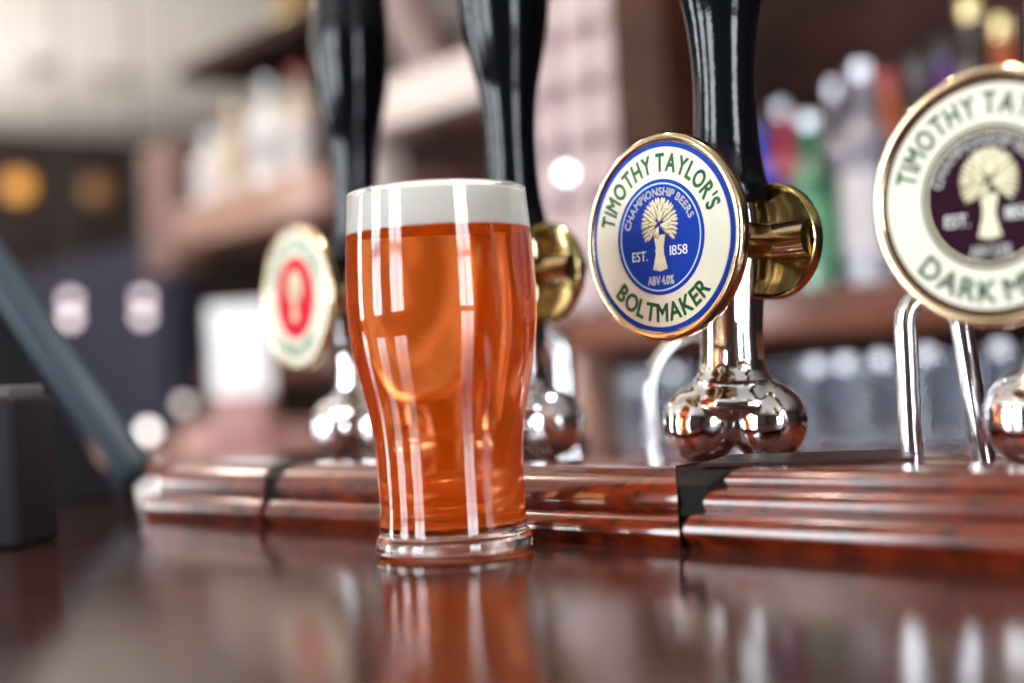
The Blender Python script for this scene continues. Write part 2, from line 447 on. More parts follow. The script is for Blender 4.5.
# ------------------------------------------------------------------ pump clip
def make_clip(parent, R, cols, name_text, text_col, abv, full=True):
    """local frame: face in XZ, looking along -Y, centre at the origin"""
    ring_m, inner_m, field_m = cols
    mt = Matrix.Rotation(PI / 2, 4, 'X')
    y = lambda d: -d
    # brass body: rounded rim
    pr = [(0, 0.0005), (R * .93, 0.0005), (R * .985, .0015), (R, .0035), (R, .0062), (R * .985, .0080), (R * .955, .0086), (R * .925, .0080), (R * .915, .0070), (0, .0070)]
    body = lathe('pump_clip', pr, BRASS, parent, 96, mt, sh=60)
    d = lambda nm, r_a, r_b, m, t0, t1: from_bm(nm, (lambda b_: (bm_disc(b_, -t0, -t1, r_a, r_b, 96), b_)[1])(bmesh.new()), m, body)
    d('badge_border', 0, R * .910, ring_m, .0070, .0074)
    d('badge_face', 0, R * .862, field_m, .0074, .0077)
    d('badge_centre', 0, R * .555, ring_m if inner_m is None else inner_m, .0077, .0080)
    if full: d('badge_line', R * .505, R * .520, PALEBLUE if ring_m is BLUE else STRAW, .0080, .00815)
    def arc(r, top, ca):
        def f(cx, gx, gy):
            if top:
                an = ca - cx / r
                rr_ = r + gy
                e = Vector((math.sin(an), 0, -math.cos(an)))   # tangent pointing clockwise (reading direction)
                p = Vector((math.cos(an), 0, math.sin(an))) * rr_ + e * gx
            else:
                an = ca + cx / r
                rr_ = r - gy
                e = Vector((-math.sin(an), 0, math.cos(an)))
                p = Vector((math.cos(an), 0, math.sin(an))) * rr_ + e * gx
            return p
        return f
    def lettering(nm, m, adders, yy, th=.00018):
        bm = bmesh.new()
        for ad in adders: ad(bm)
        for v in bm.verts: v.co.y = -yy
        r = bmesh.ops.extrude_face_region(bm, geom=bm.faces[:])
        for v in [e for e in r['geom'] if isinstance(e, bmesh.types.BMVert)]: v.co.y -= th
        return from_bm(nm, bm, m, body, smooth=False)
    rad = math.radians
    lettering('brewer_lettering', text_col, [
        lambda bm: add_text(bm, "TIMOTHY TAYLOR'S", R * .178, arc(R * .630, True, rad(93)), span=R * .62 * rad(153), bold=.030, track=.13)], .0077)
    lettering('beer_name_lettering', text_col, [
        lambda bm: add_text(bm, name_text, R * .178, arc(R * .808, False, rad(270)), span=R * .795 * rad(99 if len(name_text) > 8 else 92), bold=.030, track=.24)], .0077)
    flat = lambda x0, y0, sl=0: (lambda cx, gx, gy: Vector((x0 + cx + gx, 0, y0 + gy)))
    if full: lettering('motto_lettering', WHITE, [
        lambda bm: add_text(bm, "CHAMPIONSHIP BEERS", R * .078, arc(R * .400, True, rad(94)), span=R * .40 * rad(146), bold=.030, track=.14),
        lambda bm: add_text(bm, "EST.", R * .098, flat(-R * .265, -R * .215), span=R * .20, track=.1),
        lambda bm: add_text(bm, "1858", R * .098, flat(R * .235, -R * .185), span=R * .22, track=.1),
        lambda bm: add_text(bm, abv, R * .085, flat(0, -R * .455), span=R * .33, bold=.030, track=.1)], .0080)
    # wheatsheaf
    bm = bmesh.new(); bd = bmesh.new()
    def ear(b_, x, z, an, L, wd, y0, th):
        n = 10; vs = []; 
        c = b_.verts.new((x + math.cos(an) * L / 2, -(y0 + th), z + math.sin(an) * L / 2))
        for i in range(n):
            q = 2 * PI * i / n
            lx = L / 2 + math.cos(q) * L / 2; ly = math.sin(q) * wd / 2 * (0.8 + .2 * math.cos(q))
            vs.append(b_.verts.new((x + math.cos(an) * lx - math.sin(an) * ly, -y0, z + math.sin(an) * lx + math.cos(an) * ly)))
        for i in range(n): b_.faces.new((c, vs[i], vs[(i + 1) % n]))
    rnd = random.Random(3)
    for ring_i, (rr_, cnt) in enumerate([(.155, 25), (.112, 20), (.066, 14), (.026, 9)]):
        for i in range(cnt):
            an = rad(-35) + rad(250) * (i + .5 * (ring_i % 2)) / (cnt - 1) if ring_i < 3 else rad(90) + i * 1.5
            x = math.cos(an) * rr_ * R * .80; z = R * .125 + math.sin(an) * rr_ * R * .95
            ear(bm, x, z, an + rnd.uniform(-.12, .12), R * .112, R * .033, .0080 + .0002 * ring_i, .0004)
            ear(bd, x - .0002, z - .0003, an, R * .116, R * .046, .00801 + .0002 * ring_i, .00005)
    for i in range(9):      # stems, pinched at the waist
        f = (i - 4) / 4
        top = Vector((f * R * .065, 0, R * .02)); mid = Vector((f * R * .036, 0, -R * .13)); bot = Vector((f * R * .085, 0, -R * (.33 - .02 * abs(f))))
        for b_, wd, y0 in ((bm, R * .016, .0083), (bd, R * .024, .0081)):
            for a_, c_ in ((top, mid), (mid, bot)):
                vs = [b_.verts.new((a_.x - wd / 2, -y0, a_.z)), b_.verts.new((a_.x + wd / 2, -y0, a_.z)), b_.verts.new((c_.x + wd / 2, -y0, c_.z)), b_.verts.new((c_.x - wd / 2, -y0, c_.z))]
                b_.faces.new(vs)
    bm_box(bm, (0, -.0084, -R * .13), (R * .105, .0004, R * .028))
    em = from_bm('wheatsheaf_emblem', bm, STRAW, body, smooth=False)
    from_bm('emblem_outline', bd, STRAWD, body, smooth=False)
    return body

# ------------------------------------------------------------------ beer pump
HPROF = [(.0170, .1175), (.0187, .1185), (.0193, .1225), (.0190, .1265), (.0176, .1300), (.0160, .139), (.0149, .150), (.0143, .163), (.0142, .175),
         (.0150, .188), (.0166, .202), (.0196, .216), (.0226, .232), (.0248, .250), (.0255, .268), (.0240, .290), (.0220, .315), (.0190, .340), (.0150, .358), (.0085, .370), (0, .374)]
def make_pump(D_axis, X_axis, label, clip, lean=(0, 0), lobe=0.0):
    root = thing('beer_pump', label, 'beer pump', (X_axis, D_axis, BAR + PLAT), 0, 'hand-pulled beer pumps in a row on the plinth')
    root.rotation_euler = (0, lean[0], 0)
    # twin-lobed chrome foot: smooth union by voxel remesh
    bm = bmesh.new()
    lx = .0150
    for sx in (-1, 1):
        r = bmesh.ops.create_uvsphere(bm, u_segments=32, v_segments=20, radius=.0180)
        bmesh.ops.transform(bm, matrix=Matrix.Translation((sx * lx, 0, .0186)) @ Matrix.Diagonal((1.0, 1.02, 1.04, 1)), verts=r['verts'])
    bm_lathe(bm, smoothprof([(0, .0200), (.014, .0210), (.0215, .0240), (.0232, .0275), (.0215, .0315), (.0190, .0352), (.0172, .0385), (0, .0405)], 4), 40, Matrix.Diagonal((1, .86, 1, 1)))
    foot = from_bm('foot', bm, CHROME, root, sh=0)
    foot.rotation_euler = (0, 0, lobe)
    md = foot.modifiers.new('r', 'REMESH'); md.mode = 'VOXEL'; md.voxel_size = .0011; md.use_smooth_shade = True
    sm = foot.modifiers.new('s', 'SMOOTH'); sm.factor = .5; sm.iterations = 5
    # fluted neck with a waist and collars
    pr = smoothprof([(.0172, .0375), (.0168, .0395), (.0155, .043), (.0146, .052), (.0143, .062), (.0150, .072), (.0168, .085), (.0184, .096), (.0190, .104), (.0186, .112), (.0178, .1172)], 4)
    pr = [(0, .036)] + pr + [(0, .1172)]
    lathe('neck', pr, CHROME, root, 72, None, lambda a, z: 1 - .035 * (0.5 + 0.5 * math.cos(9 * a)) * max(0, min(1, (z - .040) / .006)), sh=70)
    lathe('neck_collar', [(0, .0365), (.0176, .0365), (.0183, .0378), (.0176, .0392), (0, .0392)], CHROME, root, 48)
    lathe('handle', HPROF[:1] + smoothprof(HPROF[1:], 4), BLACK, root, 56, sh=0)
    # clip, its bar and the brass disc at the back
    cx, cy, cz, R, rot = clip['x'], clip['y'], clip['z'], clip['R'], clip['rot']
    c = make_clip(root, R, clip['cols'], clip['name'], clip['text'], clip['abv'], clip.get('full', True))
    c.location = (cx, cy, cz)
    c.rotation_euler = (0, 0, rot)
    dirv = Vector((-math.sin(rot), math.cos(rot), 0)); side = Vector((math.cos(rot), math.sin(rot), 0))
    L = clip.get('L', .047)
    p0 = Vector((cx, cy, cz)) + side * .016 + Vector((0, 0, -.001))
    p1 = p0 + dirv * L
    bm = bmesh.new()
    bm_tube(bm, [p0 - dirv * .0002, p0 + dirv * .006, p0 + dirv * .0065, p1 + dirv * .004], [.0115, .0115, .0082, .0082], 32)
    bm_tube(bm, [p1 - dirv * .0005 - side * .004, p1 - dirv * .0005 + side * .0235], .0083, 32)
    sp = from_bm('clamp_bar', bm, BRASS, root)
    mt = Matrix.Translation(p1) @ Matrix.Rotation(rot, 4, 'Z') @ Matrix.Rotation(PI / 2, 4, 'X')
    rb = .0262
    lathe('clamp_disc', [(0, -.0055), (rb * .93, -.0055), (rb, -.0040), (rb, .0005), (rb * .965, .0016), (rb * .93, .0006), (rb * .90, -.0008), (rb * .6, -.0034), (0, -.0036)], BRASSD, root, 64, mt, sh=40)
    return root

rt = math.radians
def clip_local(px, py, D, axis, R, rot, cols, name, text, abv, **k):
    w_ = P(px, py, D)
    d = w_ - Vector((axis[0], axis[1], BAR + PLAT))
    return dict(x=d.x, y=d.y, z=d.z, R=R, rot=rot, cols=cols, name=name, text=text, abv=abv, **k)

AX = {1: (-.1000, .916), 2: (.0045, .7765), 3: (.0990, .651), 4: (.2085, .535)}
make_pump(AX[3][1], AX[3][0], 'chrome and black beer pump with the blue and cream round badge', clip_local(666, 240, .620, AX[3], .0452, rt(-48.5), (BLUE, None, CREAM), 'BOLTMAKER', GREEN, 'ABV 4.0%'), (rt(1.6), 0), rt(-12))
make_pump(AX[4][1], AX[4][0], 'nearest beer pump, right edge, with the dark brown and cream round badge', clip_local(990, 202, .500, AX[4], .0457, rt(-44), (BROWNR, MAROON, CREAM), 'DARK MILD', DGREEN, 'ABV 3.5%'), (rt(2.0), 0), rt(-12))
make_pump(AX[1][1], AX[1][0], 'farthest beer pump, left of the beer glass, with the red and cream round badge', clip_local(303, 299, .875, AX[1], .0452, rt(-55), (CREAM, RED, CREAM), 'LANDLORD', GREEN, 'ABV 4.3%', full=False), (rt(1.3), 0), rt(-12))
make_pump(AX[2][1], AX[2][0], 'beer pump standing directly behind the beer glass, its badge hidden', clip_local(476, 272, .742, AX[2], .0452, rt(-47), (BRASS, DGREEN, CREAM), 'GOLDEN BEST', GREEN, 'ABV 3.5%', full=False, L=.034), (rt(.2), 0), rt(-12))

# ------------------------------------------------------------------ pint of beer
GX, GY = P(455, 547, .585).xy
k_ = .585 / .59
pint = thing('pint_of_beer', 'full pint glass of amber ale with a cream head on the bar', 'beer glass', (GX, GY, BAR + .0003))
OUT = [(.0324, .0012), (.0327, .003), (.0324, .0058), (.0310, .0085), (.0305, .0120), (.0301, .021), (.0304, .034), (.0311, .0475), (.0330, .060), (.0360, .0735), (.0383, .0865), (.0394, .0996), (.0394, .1125), (.0386, .131), (.0373, .1485)]
OUT = [(r * k_, z * k_) for r, z in OUT]
outer = [(0, .0012), (.026, .0010), (.0305, 0.0)] + smoothprof(OUT, 5)
RT = outer[-1]
WALLT = .0016
inner = []
for r, z in smoothprof(OUT, 5):
    if z > .0135: inner.append((r - WALLT - max(0, (.03 - z)) * .05, z))
inner = [(0, .0085), (.015, .0087), (.0235, .0098), (.0270, .0118)] + inner[1:-1]
rimc = [(RT[0] - .0001, RT[1] + .0006), (RT[0] - .0008, RT[1] + .0010), (RT[0] - .0015, RT[1] + .0006)]
GLASS = glassmat('clear_glass', (1, 1, 1), 0.0, 1.48)
topz = RT[1] - .0012
def inr(z):
    for (ra, za), (rb, zb) in zip(inner, inner[1:]):
        if za <= z <= zb: return ra + (rb - ra) * (z - za) / max(zb - za, 1e-9)
    return inner[-1][0]
# the vessel is filled, so its wetted inner face is the surface of the ale itself
lathe('glass', outer + rimc + [(inr(topz), topz - .0004), (0, topz - .0004)], GLASS, pint, 128, sh=0)

def beer_mat():
    m, nt, b = nmat('amber_ale')
    nt.nodes.remove(b); b = nt.nodes.new('ShaderNodeBsdfRefraction')
    b.inputs['Color'].default_value = (1, .96, .85, 1); b.inputs['Roughness'].default_value = 0; b.inputs['IOR'].default_value = 0.905
    tr = nt.nodes.new('ShaderNodeBsdfTranslucent'); tr.inputs[0].default_value = (1.0, .36, .0, 1)
    df = nt.nodes.new('ShaderNodeBsdfDiffuse'); df.inputs[0].default_value = (1.0, .175, .0, 1)
    a = nt.nodes.new('ShaderNodeMixShader'); a.inputs[0].default_value = .62
    nt.links.new(tr.outputs[0], a.inputs[1]); nt.links.new(df.outputs[0], a.inputs[2])
    mx = nt.nodes.new('ShaderNodeMixShader'); mx.inputs[0].default_value = .42
    nt.links.new(b.outputs[0], mx.inputs[1]); nt.links.new(a.outputs[0], mx.inputs[2])
    out = nt.nodes['Material Output']; nt.links.new(mx.outputs[0], out.inputs['Surface'])
    va = nt.nodes.new('ShaderNodeVolumeAbsorption'); va.inputs['Color'].default_value = (1.0, .46, .0, 1); va.inputs['Density'].default_value = 26
    nt.links.new(va.outputs[0], out.inputs['Volume'])
    return m
FZ = .1320 * k_
def inr(z):
    for (ra, za), (rb, zb) in zip(inner, inner[1:]):
        if za <= z <= zb: return ra + (rb - ra) * (z - za) / max(zb - za, 1e-9)
    return inner[-1][0]
ov = .0004
beerp = [(0, .0085 - ov), (.015, .0087 - ov), (.0235, .0098 - ov), (.0270 + ov * .5, .0116)] + [(r + ov, z) for r, z in inner[4:] if z < FZ - .001] + [(inr(FZ) + ov, FZ), (0, FZ)]
lathe('beer', beerp, beer_mat(), pint, 128, sh=30)
mf, nt, b = nmat('cream_foam')
b.inputs['Base Color'].default_value = (.95, .94, .87, 1); b.inputs['Roughness'].default_value = .7
b.inputs['Subsurface Weight'].default_value = .3; b.inputs['Subsurface Radius'].default_value = (.006, .004, .003); b.inputs['Subsurface Scale'].default_value = .5
tc = nt.nodes.new('ShaderNodeTexCoord'); vz = nt.nodes.new('ShaderNodeTexVoronoi'); vz.inputs['Scale'].default_value = 900
bp = nt.nodes.new('ShaderNodeBump'); bp.inputs['Strength'].default_value = .25; bp.inputs['Distance'].default_value = .0003
nt.links.new(tc.outputs['Object'], vz.inputs['Vector']); nt.links.new(vz.outputs['Distance'], bp.inputs['Height']); nt.links.new(bp.outputs[0], b.inputs['Normal'])
topz = RT[1] - .0012
foamp = [(0, FZ + .0002), (inr(FZ) + ov, FZ + .0002)] + [(r + ov, z) for r, z in inner[4:] if FZ + .001 < z < topz - .001] + [(inr(topz) + ov * .5, topz), (inr(topz) - .004, topz + .0010), (0, topz + .0022)]
lathe('foam', foamp, mf, pint, 128, sh=30)
# bubbles clinging inside the glass
bm = bmesh.new(); rnd = random.Random(5)
for i in range(60):
    z = rnd.uniform(.012, .125); an = rnd.uniform(0, 2 * PI); rr_ = inr(z) - .0012
    if rnd.random() < .3: rr_ *= rnd.uniform(.3, .95)
    r = bmesh.ops.create_icosphere(bm, subdivisions=2, radius=rnd.uniform(.00025, .0007))
    bmesh.ops.translate(bm, vec=(rr_ * math.cos(an), rr_ * math.sin(an), z), verts=r['verts'])
bu = from_bm('bubbles', bm, glassmat('air_bubble', (1, 1, 1), 0, .75), pint, sh=0)
tag(bu, kind='stuff')

# ------------------------------------------------------------------ swan-neck pipes
def pipe(label, pts, r, collar=True, m=CHROME2):
    base = Vector(pts[0])
    root = thing('chrome_spout', label, 'spout pipe', base, 0, 'chrome pipes behind the pumps')
    bm = bmesh.new(); bm_tube(bm, [Vector(p) - base for p in pts], r, 20)
    from_bm('pipe', bm, m, root, sh=50)
    if collar: lathe('pipe_collar', [(0, .0001), (r * 1.9, .0001), (r * 1.9, .004), (r * 1.4, .006), (0, .006)], m, root, 24)
    return root
def arch(base, width, height, dirv, n=24):
    d = Vector(dirv).normalized(); rr_ = width / 2
    pts = [Vector(base), Vector(base) + Vector((0, 0, (height - rr_) * .5))]
    c = Vector(base) + d * rr_ + Vector((0, 0, height - rr_))
    for i in range(n + 1):
        a = PI - PI * i / n
        pts.append(c + d * rr_ * math.cos(a) + Vector((0, 0, rr_ * math.sin(a))))
    return pts
zt = BAR + PLAT
def onplat(px, D): 
    p = P(px, 400, D); return Vector((p.x, p.y, zt))
# nearest: two legs seen at the right, under the dark badge
b0 = onplat(908, .575); b1 = onplat(980, .575)
t0 = P(905, 326, .575); t1 = P(962, 330, .575)
cc = (t0 + t1) / 2; hw = (t1 - t0) / 2
pts = [b0 + Vector((0, 0, .0002)), b0.lerp(t0, .5)] + [cc - hw * math.cos(PI * i / 20) + Vector((0, 0, hw.length * 1.15 * math.sin(PI * i / 20))) for i in range(21)] + [t1.lerp(b1, .5), b1 + Vector((0, 0, .0002))]
pipe('slim chrome arched pipe standing under the dark brown badge at the right', pts, .0046, False)
pb0 = onplat(652, .80)
pipe('slim blurred chrome arched pipe left of the foot of the blue badge pump', arch(pb0, .055, .060, (1, .35, 0)) + [pb0 + Vector((.0519, .0182, .002))], .0038, False)
pb0 = onplat(566, .90)
pipe('chrome arched pipe rising between the beer glass and the blue badge', arch(pb0, .045, .075, (-1, .1, 0)) + [pb0 + Vector((-.0448, .0045, .002))], .0070)

# ------------------------------------------------------------------ till at the left
TILL = mat('blue_grey_plastic', (.045, .065, .085), .35, 0, .1, 40)
TILLB = mat('black_plastic', (.004, .004, .005), .6, 0, .2, 40, spec=.15)
def till():
    base = P(60, 480, 1.02); base.z = BAR
    root = thing('till_terminal', 'black touch-screen till leaning back on the bar at the left', 'till', base)
    p0 = P(163, 508, .98); p1 = P(-44, 196, .98)
    p0.z = max(p0.z, BAR + .004)
    ax = (p1 - p0).normalized(); L = (p1 - p0).length
    n_ = Vector((-ax.z, 0, ax.x)); n_ = -n_ if n_.z < 0 else n_    # upper side of the slab
    yy_ = Vector((-.31, .95, 0)).normalized(); yy_ = (yy_ - ax * yy_.dot(ax)).normalized()
    rot = Matrix((ax, yy_, ax.cross(yy_))).transposed()
    yd = Vector((-.31, .95, 0)).normalized()
    c = (p0 + p1) / 2 + yd * .07 - n_ * .012
    c.z += .012
    bm = bmesh.new(); bm_box(bm, c - base, (L, .14, .026), rot, .006)
    from_bm('screen_housing', bm, TILL, root)
    bm = bmesh.new()
    bm_box(bm, c - base + n_ * .0135, (L * .9, .12, .002), rot, .0005)
    from_bm('screen', bm, TILLB, root)
    # body under the screen: prism
    bm = bmesh.new()
    a = p0 + Vector((-.035, .02, 0)); a.z = BAR + .0003; top = p1 - n_ * .03 + Vector((.02, .02, -.02)); left = Vector((top.x - .01, a.y, BAR + .0003))
    tri = [a, top, left]
    v1 = [bm.verts.new(v - base) for v in tri]; v2 = [bm.verts.new(v - base + Vector((-.04, .12, 0))) for v in tri]
    bm.faces.new(v1); bm.faces.new(v2)
    for i in range(3): bm.faces.new((v1[i], v1[(i + 1) % 3], v2[(i + 1) % 3], v2[i]))
    from_bm('stand', bm, TILLB, root, sh=30)
till()
p = P(8, 500, .71)
g = thing('napkin_holder', 'grey upright box on the bar at the left edge, before the till', 'napkin box', (p.x, p.y, BAR))
NAP = mat('mauve_grey_plastic', (.012, .009, .013), .6, 0, .1, 30, spec=.2)
box('holder_body', (0, 0, .037), (.034, .04, .074), NAP, g, Matrix.Rotation(-.2, 3, 'Z'), .004)
box('napkins', (0, 0, .0765), (.026, .032, .006), mat('grey_paper', (.10, .09, .10), .8), g, Matrix.Rotation(-.2, 3, 'Z'), .001)

# ------------------------------------------------------------------ back bar
bb = thing('back_bar', 'tall dark wooden back bar with shelves behind the beer pumps', 'back bar', W(0, .1, ZF))
def bp_(name, *a, **k):
    o = ubox(name, *a, **k); return kid(o, bb)
U = u_at
DEP = .30
bp_('back_panel', -1.0, .85, DEP, DEP + .02, ZF + .001, 1.3, WOODR, bevel=0)
bp_('side_panel', -1.70, -1.0, DEP, DEP + .02, ZF + .001, .62, WOODR, bevel=0)
bp_('cupboard_base', -1.95, .85, -.10, DEP - .001, ZF + .001, -.145, WOODR)
bp_('worktop', -1.97, .87, -.26, DEP - .001, -.143, -.105, WOODP)
bp_('shelf', -.95, .85, -.03, DEP - .001, .026, .082, WOODM, bevel=.006)            # the long plank
bp_('post', U(637), U(690), -.02, .05, .083, 1.3, WOODO)
bp_('post', U(590), U(568), -.02, .05, -.104, .025, WOODP)
bp_('post', U(381), U(400), -.03, .03, -.104, .40, PAINT)
bp_('cornice', U(381), U(538), -.06, .02, .405, .482, PAINT, bevel=.008)
bp_('post', U(690) + .62, U(690) + .69, -.02, .05, .083, 1.3, WOODR)
bp_('inner_panel', U(400) - .02, U(480), .20, .21, .083, .404, WOODO)
# diagonal brace
a_ = W(U(383), -.02, .83); c_ = W(U(455), -.02, .50)
dd = (c_ - a_); L = dd.length; X_ = dd.normalized(); Y_ = B; Z_ = X_.cross(Y_)
bm = bmesh.new(); bm_box(bm, (a_ + c_) / 2, (L * 1.5, .05, .07), Matrix((X_, Y_, Z_)).transposed(), .004)
kid(from_bm('diagonal_brace', bm, mat('grey_pink_timber', (.20, .13, .12), .5)), bb)
# left section
bp_('shelf', U(200), U(345), -.05, DEP - .001, .300, .385, WOODP, bevel=.006)
bp_('shelf', U(212), U(345), -.05, DEP - .001, .635, .665, WOODR, bevel=.004)
bp_('end_panel', U(150), U(176), 0.0, .08, .27, .55, mat('dull_brown_panel', (.20, .11, .085), .5, 0, .1, 8))
bp_('shelf', U(200), U(345), .0, DEP - .001, .018, .060, WOODM, bevel=.004)

# pale boxes in the pigeonholes
CART = mat('pale_pink_card', (.50, .37, .38), .55, 0, .10, 25)
CARTB = mat('pale_card_lid', (.56, .43, .44), .55, 0, .08, 25)
u_a, u_b = U(541), U(635)
pitch = (u_b - u_a) / 3
proto = None
rowname = ['bottom', 'second', 'third', 'fourth', 'fifth', 'top']
colname = ['left', 'middle', 'right']
for r in range(6):
    for c in range(3):
        loc = W(u_a + pitch * (c + .5), .06, .0825 + .0785 * r)
        if proto is None:
            proto = thing('pale_carton', 'x', 'carton', loc, ROTU)
            def rsq(bm, hw, z0, z1, y0, y1, rc):
                pts = []
                for cx, cz, a0 in ((hw - rc, z1 - rc, 0), (-hw + rc, z1 - rc, 1), (-hw + rc, z0 + rc, 2), (hw - rc, z0 + rc, 3)):
                    for q in range(7):
                        a = (a0 + q / 6) * PI / 2; pts.append((cx + rc * math.cos(a), cz + rc * math.sin(a)))
                f = [bm.verts.new((x, y0, z)) for x, z in pts]; g_ = [bm.verts.new((x, y1, z)) for x, z in pts]
                bm.faces.new(f); bm.faces.new(g_)
                for q in range(len(pts)): bm.faces.new((f[q], f[(q + 1) % len(pts)], g_[(q + 1) % len(pts)], g_[q]))
            bm = bmesh.new(); rsq(bm, pitch / 2 - .003, .0003, .0765, -.055, .055, .026); from_bm('carton_body', bm, CART, proto, sh=40)
            bm = bmesh.new(); rsq(bm, pitch / 2 - .012, .010, .067, -.0585, -.0551, .018); from_bm('carton_lid', bm, CARTB, proto, sh=40)
            o = proto
        else:
            o = copy_tree(proto); o.location = loc
        tag(o, 'pale pink carton, %s column, %s row of the stack behind the blue badge' % (colname[c], rowname[r]), 'carton', 'pale cartons stacked in the back bar')

# bottles
def bottle(label, u, v, z, H, R, glass, labcol, capcol, group, liquid=None):
    root = thing('bottle', label, 'bottle', W(u, v, z + .0006), ROTU, group)
    pr = [(0, 0), (R * .9, 0), (R, .004), (R, H * .58), (R * .93, H * .64), (R * .62, H * .71), (R * .40, H * .77), (R * .36, H * .90), (R * .42, H * .905), (R * .42, H * .925), (R * .34, H * .93), (0, H * .93)]
    lathe('bottle_body', [pr[0]] + pr[1:], glass, root, 32)
    lathe('label', [(0, H * .14), (R + .0006, H * .14), (R + .0006, H * .50), (0, H * .50)], labcol, root, 32)
    lathe('cap', [(0, H * .925), (R * .46, H * .925), (R * .46, H * .995), (R * .38, H), (0, H)], capcol, root, 24)
    return root
def gm(name, c): return mat(name, c, .08, 0, .1, 20, coat=1.0)
G_blue = gm('blue_bottle_glass', (.01, .05, .55)); G_green = gm('green_bottle_glass', (.02, .13, .06)); G_pink = gm('pink_liqueur', (.55, .06, .12))
G_clear = gm('pale_bottle_glass', (.17, .16, .20)); G_cream = gm('cream_liqueur', (.62, .50, .38)); G_or = gm('orange_liqueur', (.45, .09, .02))
G_pur = gm('purple_liqueur', (.10, .02, .20)); G_dark = gm('dark_bottle_glass', (.02, .012, .012)); G_white = gm('white_bottle', (.85, .82, .80))
L_w = mat('white_label', (.50, .46, .48), .5); L_c = mat('cream_label', (.52, .42, .30), .5); L_r = mat('red_label', (.45, .06, .05), .5); L_b = mat('blue_label', (.05, .08, .35), .5); L_g = mat('green_label', (.10, .30, .16), .5)
K_s = mat('silver_cap', (.55, .55, .60), .25, 1.0); K_g = mat('gold_cap', (.75, .6, .3), .2, 1.0); K_r = mat('red_cap', (.5, .05, .05), .3); K_b = mat('black_cap', (.02, .02, .02), .3)
grp = 'bottles on the right-hand shelf of the back bar'
spec_r = [(722, .285, .036, G_dark, L_r, K_g, 'dark bottle with a red label just right of the wooden post'),
          (768, .230, .034, G_blue, L_b, K_b, 'bright blue bottle nearest the black pump handle on the shelf'),
          (795, .265, .034, G_pink, L_r, K_s, 'pink bottle with a red label beside the blue bottle'),
          (823, .215, .036, G_green, L_g, K_s, 'green bottle with a green label on the shelf, short'),
          (850, .275, .034, G_clear, L_c, K_s, 'pale clear bottle with a cream label and silver cap'),
          (878, .262, .036, G_clear, L_w, K_s, 'tall pale clear bottle with a white label and silver cap'),
          (905, .270, .034, G_or, L_c, K_r, 'orange bottle with a cream label and red cap on the shelf'),
          (935, .250, .034, G_dark, L_c, K_b, 'dark bottle with a cream label and black cap behind the dark badge'),
          (962, .290, .034, G_pur, L_b, K_b, 'purple bottle with a blue label above the dark badge'),
          (992, .300, .036, G_dark, L_w, K_g, 'dark bottle with a white label and gold cap above the dark badge'),
          (1022, .300, .036, G_or, L_w, K_g, 'orange bottle with a white label at the right edge of the shelf')]
for i, (px, H, R_, g_, l_, k1, lab) in enumerate(spec_r):
    vv = .06 if i % 2 else .17
    bottle(lab, U(px, vv), vv, .0822, H, R_ * .92, g_, l_, k1, grp)
grp = 'bottles on the left-hand shelf of the back bar'
spec_l = [(222, .150, .040, G_white, L_w, K_s, 'squat white bottle at the left end of the left-hand shelf'),
          (247, .185, .038, G_cream, L_c, K_g, 'cream bottle with a gold cap, second on the left-hand shelf'),
          (281, .215, .040, G_white, L_w, K_s, 'tall white bottle in the middle of the left-hand shelf'),
          (312, .210, .036, G_cream, L_w, K_r, 'cream bottle with a red cap, nearest the far pump handle')]
for px, H, R_, g_, l_, k1, lab in spec_l:
    bottle(lab, U(px, .03), .03, .385, H, R_, g_, l_, k1, grp)

# casks on top of the left section
CASK = wood('cask_wood', (.10, .05, .015), (.30, .17, .06), 6, (1, 1, 6), .5, .1, .1)
ck = thing('small_cask', 'small golden wooden cask on top of the left-hand shelves', 'cask', W(U(283), .08, .667), ROTU)
lathe('cask_body', [(0, 0)] + smoothprof([(.045, .001), (.055, .05), (.060, .11), (.055, .17), (.045, .22)], 4) + [(0, .221)], CASK, ck, 32)
for z in (.04, .18):
    lathe('hoop', [(.0500, z - .008), (.0590, z - .008), (.0590, z + .008), (.0500, z + .008), (.0500, z - .008)], K_g, ck, 32)

# tumblers along the worktop
TG = glassmat('tumbler_glass', (.93, .95, 1.0), .02, 1.45)
proto = None; k = 0
pxs = [608, 640, 668, 700, 732, 790, 818, 846, 874, 902, 930, 958, 986, 1014]
for i, px in enumerate(pxs):
    vv = .02 if i % 2 else .105
    loc = W(U(px, vv), vv, -.1045)
    if proto is None:
        proto = thing('tumbler', 'x', 'drinking glass', loc, 0)
        rb, rt_, h = .026, .031, .105
        lathe('glass_wall', [(0, .0), (rb, .0), (rt_, h), (rt_ - .0008, h + .0006), (rt_ - .0016, h), (rb - .001, .008), (0, .007)], TG, proto, 40)
        lathe('glass_base_ring', [(rb - .002, -.0), (rb + .0006, .0), (rb + .0006, .003), (rb - .002, .003), (rb - .002, 0)], TG, proto, 32)
        o = proto
    else:
        o = copy_tree(proto); o.location = loc
    where = ('left of the blue badge pump foot' if px < 665 else 'behind the blue badge pump foot' if px < 740 else 'between blue badge pump and arched pipe' if px < 905 else 'right of the near arched pipe')
    nth = [p for p in pxs if (p < 665) == (px < 665) and (p < 740) == (px < 740) and (p < 905) == (px < 905)]
    idx = ['first', 'second', 'third', 'fourth', 'fifth'][nth.index(px)]
    tag(o, 'clear tumbler on back worktop, %s %s' % (idx, where), 'glass', 'clear tumblers on the back worktop')

